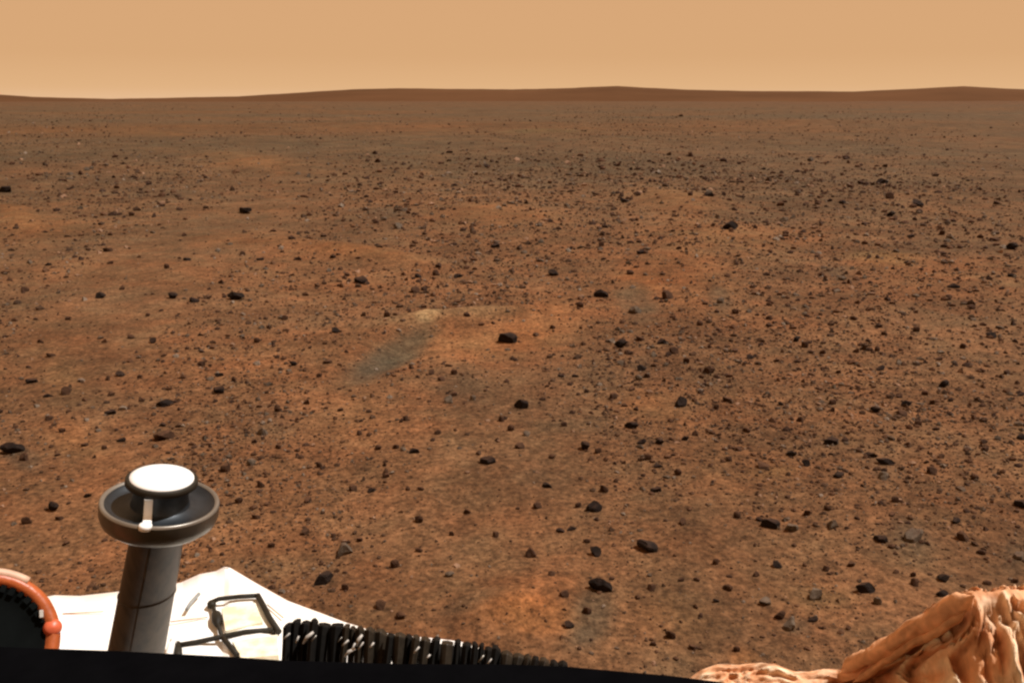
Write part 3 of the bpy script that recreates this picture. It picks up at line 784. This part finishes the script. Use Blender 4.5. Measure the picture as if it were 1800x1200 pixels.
# dark strut frame over the white panel ------------------------------
def strut_frame():
    z = WZ + .009
    o = empty('strut_frame', PZ(400, 1120, z)); tag(o, 'dark four sided frame of thin bars standing over the white panel', 'frame')
    def bar(pts, w):
        m = MB(); q = [PZ(x, y, z) for x, y in pts]; m.tube(q, w, 8); m.build('bar', M_BAR, o, True)
    bar([(368, 1059), (385, 1052), (420, 1048), (455, 1046)], .0042)
    bar([(453, 1046), (463, 1064), (474, 1086), (490, 1110)], .0055)
    bar([(308, 1134), (345, 1128), (387, 1119), (430, 1110), (480, 1106)], .0044)
    bar([(392, 1120), (403, 1134), (418, 1152)], .0046)
    bar([(374, 1062), (381, 1088), (390, 1119)], .0036)
    m = MB(); c = PZ(372, 1062, z); m.lathe(c, [(0, .006), (.0075, .004), (.008, -.004), (0, -.006)], 16, capped=False); m.build('joint', M_BAR, o, True)
    m = MB(); c = PZ(381, 1086, z); m.tube([PZ(377, 1074, z), PZ(380, 1080, z), PZ(382, 1090, z), PZ(382, 1100, z)], [.003, .0085, .0095, .003], 12); m.build('motor', M_BAR, o, True)
    m = MB(); m.tube([PZ(312, 1130, z), PZ(313, 1142, z), PZ(313, 1160, z)], [.005, .0065, .007], 10); m.build('foot', M_BAR, o, True)
    for (x, y) in ((455, 1046), (308, 1134), (480, 1108)):
        p = PZ(x, y, z); m = MB(); m.tube([p, Vector((p.x, p.y, WZ - .01))], .003, 8); m.build('leg', M_BAR, o, True)
    p = PZ(303, 1128, z + .01)
    w = empty('white_post', PZ(296, 1160, z)); tag(w, 'short pale rounded post beside the antenna foot', 'post')
    m = MB(); m.tube([PZ(304, 1127, z + .01), PZ(301, 1133, z + .01), PZ(298, 1146, z + .005), PZ(296, 1162, z)], [.0035, .0058, .0062, .0062], 14); m.build('post_shaft', M_WHITE, w, True)
    m = MB(); m.lathe(PZ(304, 1126, z + .012), [(0, .005), (.005, .003), (.0058, -.003), (0, -.005)], 14, capped=False); m.build('post_head', M_WHITE, w, True)
    g = MB(); g.tube([PZ(328, 1071, WZ + .012), PZ(336, 1058, WZ + .012), PZ(350, 1043, WZ + .012)], .0032, 8)
    c = g.build('grey_cable', plain('grey_cable', (.28, .29, .28), .6), None, True); tag(c, 'short pale grey cable lying on the white panel right of the antenna', 'cable')
strut_frame()

# black segmented harness on the slab edge ---------------------------
def harness():
    d = .93
    o = empty('cable_harness', P(700, 1160, d)); tag(o, 'black segmented harness with pale clips along the black slab edge', 'cable harness')
    hx = [495, 520, 560, 605, 645, 700, 755, 808, 860, 900, 950, 1010]; hy = [1103, 1093, 1096, 1102, 1111, 1118, 1126, 1131, 1139, 1153, 1163, 1173]
    rr = random.Random(3); x = 497.0; dv = Vector(FWD); i = 0
    while x < 1000:
        w = rr.uniform(11, 24); x1 = x + w - rr.uniform(.5, 2.2)
        y0 = np.interp(x, hx, hy) + rr.uniform(-2.5, 4); y1 = np.interp(x1, hx, hy) + rr.uniform(-2.5, 4)
        dd = rr.uniform(-.012, .012); ln = -rr.uniform(4, 12)
        a = P(x, y0, d + dd); b = P(x1, y1, d + dd); mid = P((x + x1) / 2, min(y0, y1) - rr.uniform(0, 3), d + dd - .004)
        c0 = P(x + ln, 1200, d + dd - .01); c1 = P(x1 + ln, 1200, d + dd - .01); cm = P((x + x1) / 2 + ln, 1200, d + dd - .018); t = dv * .012
        fr = [a, mid, b, c1, cm, c0]
        m = MB(); m.add(fr + [p + t for p in fr], [(0, 5, 4, 1), (1, 4, 3, 2), (6, 7, 10, 11), (7, 8, 9, 10)] + [(k, (k + 1) % 6, 6 + (k + 1) % 6, 6 + k) for k in range(6)])
        m.build('segment', rr.choice((M_HARN, M_HARN, M_HARN2)), o, bevel=.0009)
        if rr.random() < .5:
            yy = (y0 + y1) / 2 + rr.uniform(8, 24); g = MB(); g.tube([P(x1, yy, d + dd - .016), P(x1 - rr.uniform(5, 11), yy + rr.uniform(7, 14), d + dd - .018)], rr.uniform(.0005, .0011), 6)
            g.build('tie', rr.choice((M_RING, M_CLIP)), o, True)
        x += w
    for k, (x0, y0, x1, y1, w, dd) in enumerate([(551, 1110, 533, 1130, .0020, -.03), (637, 1115, 627, 1134, .0019, -.03), (624, 1139, 606, 1153, .0019, -.03)]):
        m = MB(); m.tube([P(x0, y0, d + dd), P((x0 + x1) / 2 - 2, (y0 + y1) / 2 - 1, d + dd - .003), P(x1, y1, d + dd)], [w * .7, w, w * .6], 8); m.build('clip', M_CLIP, o, True)
    m = MB(); m.tube([P(505, 1124, d + .03), P(600, 1128, d + .03), P(700, 1142, d + .03), P(800, 1155, d + .03), P(860, 1163, d + .03), P(950, 1182, d + .03)], .0125, 10); m.build('core_cable', M_HARN, o, True)
harness()

# black dish with an orange rim at the left edge ---------------------
def dish():
    d = .80; c = P(-36, 1134, d); u = d / FOC * .90
    ax = (Vector(CAM) - c).normalized(); ax = (ax + Vector((.05, 0, .10))).normalized()
    o = empty('dish_antenna', Vector((c.x, c.y, .02))); tag(o, 'black round dish with a glossy orange rim, cut by the left edge', 'dish')
    m = MB(); m.lathe(c, [(0, .000), (60 * u, .001), (108 * u, .004), (122 * u, .009), (126 * u, .006), (124 * u, -.012), (0, -.03)], 72, axis=ax, capped=False); m.build('dish_face', M_DISH, o, True)
    m = MB(); m.lathe(c, [(112 * u, .005), (117 * u, .008), (126 * u, .011), (137 * u, .008), (142 * u, .000), (142 * u, -.016), (130 * u, -.024)], 96, axis=ax, capped=False); m.build('rim', M_ORANGE, o, True)
    a = ax.orthogonal().normalized(); b = ax.cross(a)
    up = (Vector(UPV) - ax * ax.dot(Vector(UPV))).normalized(); rt = up.cross(ax)
    def at(t, r, h): return c + (rt * math.cos(t) + up * math.sin(t)) * r * u + ax * h
    m = MB(); m.tube([at(math.radians(q), 138, .006) for q in range(52, 130, 4)], .0042, 8); m.build('rim_highlight', M_PINKRIM, o, True)  # pale highlight along the rim, modelled as a pink tube
    for q in range(14, 112, 9):
        t = math.radians(q); m = MB(); p = at(t, 113 + random.uniform(-2, 2), .007)
        rad = (rt * math.cos(t) + up * math.sin(t)); tan = ax.cross(rad)
        m.box(p, rad * random.uniform(.002, .0055), tan * random.uniform(.002, .0035), ax * .0008); m.build('tooth', M_DISH, o, bevel=.0008)
    m = MB(); m.lathe(at(math.radians(5), 127, .006), [(0, .006), (.005, .0055), (.008, .002), (.008, -.004), (0, -.006)], 24, axis=ax, capped=False); m.build('knob', plain('red_knob', (.62, .12, .05), .4, spec=.4), o, True)
    m = MB(); m.box(at(math.radians(21), 114, .010), rt * .0018, up * .0035, ax * .0012); m.build('clip', M_CLIP, o, bevel=.0006)  # highlight spot on the rim, modelled as a small pale block
    m = MB(); m.tube([c - ax * .02, Vector((c.x, c.y + .02, .0))], .012, 10); m.build('stand', M_DARKMET, o, True)
dish()

# crumpled airbag at the lower right ----------------------------------
def airbag():
    import bmesh
    xs = np.linspace(1195, 2150, 300)
    tx = [1195, 1232, 1262, 1300, 1335, 1362, 1392, 1420, 1455, 1482, 1510, 1560, 1610, 1655, 1690, 1706, 1722, 1745, 1775, 1810, 1900, 2000, 2100, 2150]
    ty = [1206, 1178, 1168, 1169, 1165, 1166, 1178, 1181, 1176, 1176, 1160, 1128, 1098, 1072, 1048, 1040, 1037, 1042, 1036, 1040, 1046, 1060, 1100, 1190]
    top = np.interp(xs, tx, ty)
    nv = 150; v = np.linspace(-1, 1, nv)        # -1 back foot, 0 silhouette, 1 front
    X, Vv = np.meshgrid(xs, v); T = np.interp(X, xs, top)
    full = np.clip((X - 1470) / 240, 0, 1)      # thin hem on the left, thick bag on the right
    D0 = 1.62 - .30 * full
    pts = CAM + D0[..., None] * (FWD + ((X - 900) / FOC)[..., None] * RGT + ((600 - T) / FOC)[..., None] * UPV)
    front = np.clip(Vv, 0, 1); back = np.clip(-Vv, 0, 1)
    run_f = (.16 + .42 * full); run_b = (.10 + .28 * full)
    drop_f = (.22 + .40 * full) * (front ** 1.35); drop_b = .6 * back ** 1.6 * (.5 + full)
    Y = pts[..., 1] - run_f * front + run_b * back; Z = pts[..., 2] - drop_f - drop_b; XX = pts[..., 0] - .10 * front * full
    s = X / 62.0
    # folds: ridged noise, stretched along a diagonal
    def ridge(a, b, sd): return 1 - 2 * np.abs(fbm(a, b, sd, 2))
    t = Vv * 13.0
    q1 = s * .9 + t * .5; q2 = -s * .5 + t * .9
    w = .8 * fbm(s * .8, t * .8, 301, 3)
    r = .50 * ridge(q1 * .8 + w, q2 * .45 + w, 310) + .42 * ridge(q1 * 2.0 + w * 2, q2 * 1.1, 320) + .30 * ridge(s * 3.0 + w * 3, t * 2.6 + w, 330) + .08 * ridge(s * 6 + 2 * w, t * 5, 345) + .06 * fbm(s * 12, t * 11, 340, 3)
    dx = (X - 1742) / 100.0; dy = Vv * 6.5 + .12
    th = np.arctan2(dy, dx); ra = np.hypot(dx, dy)
    def soft(a, b, sd): return (1 - np.abs(fbm(a, b, sd, 1)) * 2.2)
    pleat = .55 * soft(th * 2.6 + w * .5, ra * .30 + w * .2, 510) + .40 * soft(th * 6 + w * 1.1, ra * .7, 520) + .26 * soft(th * 12 + w * 1.6, ra * 1.5, 530) + .10 * fbm(s * 6, t * 7, 540, 2)
    pleat = pleat * np.clip(ra * .9, .25, 1.3)
    kx = np.clip((X - 1480) / 50, 0, 1)
    kr = np.clip((X - 1705) / 40, 0, 1)
    r = r * (1 - kx * .82 + kr * .62) + pleat * kx * (1.05 - .35 * kr)
    r = r - r.mean()
    slope = np.clip((X - 1470) / 50, 0, 1)
    amp = (.014 + .012 * slope + .022 * full) * np.clip(np.abs(Vv) * 16, .22, 1)
    Z = Z + r * amp; Y = Y - r * amp * .8; XX = XX - r * amp * .35 * slope
    # belt-like ridge running along the upper left outline, hollow below it
    g = np.exp(-((Vv - .05) / .05) ** 2) * np.clip((X - 1450) / 60, 0, 1) * np.clip((1730 - X) / 60, 0, 1)
    g2 = np.exp(-((Vv - .15) / .05) ** 2) * np.clip((X - 1450) / 60, 0, 1) * np.clip((1700 - X) / 60, 0, 1)
    Y = Y - .03 * g + .09 * g2; Z = Z + .004 * g - .07 * g2
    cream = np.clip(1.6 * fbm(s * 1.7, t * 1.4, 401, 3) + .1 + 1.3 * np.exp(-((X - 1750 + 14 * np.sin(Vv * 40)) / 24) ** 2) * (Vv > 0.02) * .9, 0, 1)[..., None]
    cream = np.clip(cream * .6 + np.clip(r * 1.5 - .15, 0, .8)[..., None], 0, 1); low = np.clip(-r * 1.6, 0, .6)[..., None]  # cream patches, plus highlights painted along the ridge tops
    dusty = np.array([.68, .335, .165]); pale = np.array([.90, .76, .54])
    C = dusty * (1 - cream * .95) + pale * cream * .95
    C = C * (1 - low) + np.array([.36, .155, .065]) * low  # shade in the creases put into the colour
    o = empty('airbag', (float(XX.mean()), float(Y.mean()), 0)); tag(o, 'crumpled dusty orange and cream deflated airbag in the lower right corner', 'airbag')
    V = np.stack([XX, Y, Z], -1).reshape(-1, 3) - np.array(o.location)
    n, m = X.shape; i = np.arange(n - 1)[:, None]; j = np.arange(m - 1)[None]
    F = np.stack([i * m + j, i * m + j + 1, (i + 1) * m + j + 1, (i + 1) * m + j], -1).reshape(-1, 4)[:, ::-1]
    mt, N, L, B = nodes('airbag_fabric')
    at = N.new('ShaderNodeAttribute'); at.attribute_name = 'soil'
    geo = N.new('ShaderNodeNewGeometry')
    L.new(mixc(N, L, 'MULTIPLY', 1.0, at.outputs['Color'], ramp(N, L, noise(N, L, 45, 5, .6, geo.outputs['Position']), [(.3, .8), (.7, 1.2)])), B.inputs['Base Color'])
    B.inputs['Roughness'].default_value = .7; B.inputs['Specular IOR Level'].default_value = .3
    bp = N.new('ShaderNodeBump'); bp.inputs['Strength'].default_value = .6; bp.inputs['Distance'].default_value = .01
    L.new(noise(N, L, 28, 5, .6, geo.outputs['Position']), bp.inputs['Height']); L.new(bp.outputs[0], B.inputs['Normal'])
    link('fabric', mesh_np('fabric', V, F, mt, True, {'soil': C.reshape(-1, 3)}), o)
    # rolled edges of the fabric along the upper outline, lumpy and twisted
    for nm, dz, (xa, xb), r0, col_, sd in (('rolled_edge', 0, (1478, 1712), .0135, (.72, .38, .20), 3), ('rolled_edge', 24, (1500, 1700), .0065, (.62, .33, .17), 9)):
        n = 150; K = 18; xx = np.linspace(xa, xb, n); yy = np.interp(xx, tx, ty) + 7 + dz
        fl = np.clip((xx - 1470) / 240, 0, 1); dd = 1.62 - .30 * fl - .035
        ctr = CAM + dd[:, None] * (FWD + ((xx - 900) / FOC)[:, None] * RGT + ((600 - yy) / FOC)[:, None] * UPV)
        ctr[:, 2] += .006 * fbm(xx / 30, xx * 0, sd + 600, 3)
        tg = np.gradient(ctr, axis=0); tg /= np.linalg.norm(tg, axis=1)[:, None]
        ua = np.cross(tg, np.array([0, 1., 0])); ua /= np.linalg.norm(ua, axis=1)[:, None]; ub = np.cross(tg, ua)
        A2, I = np.meshgrid(np.linspace(0, 2 * math.pi, K, endpoint=False), np.arange(n))
        rr = r0 * (1 + .5 * fbm(xx[I] / 26 + np.cos(A2 + xx[I] / 60) * 1.3, np.sin(A2 + xx[I] / 60) * 1.3 + sd, 700, 3)) * np.clip(np.minimum(I, n - 1 - I) / 12, .15, 1)
        Q = ctr[I] + rr[..., None] * (np.cos(A2)[..., None] * ua[I] + np.sin(A2)[..., None] * ub[I])
        ii = np.arange(n - 1)[:, None]; jj = np.arange(K)[None]; j2 = (jj + 1) % K
        FF = np.stack([ii * K + jj, ii * K + j2, (ii + 1) * K + j2, (ii + 1) * K + jj], -1).reshape(-1, 4)
        CC = np.array(col_) * (1 + .35 * fbm(xx[I] / 14, A2, 720, 3)[..., None])
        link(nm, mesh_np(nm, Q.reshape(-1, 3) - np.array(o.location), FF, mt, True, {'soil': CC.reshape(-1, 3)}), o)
airbag()
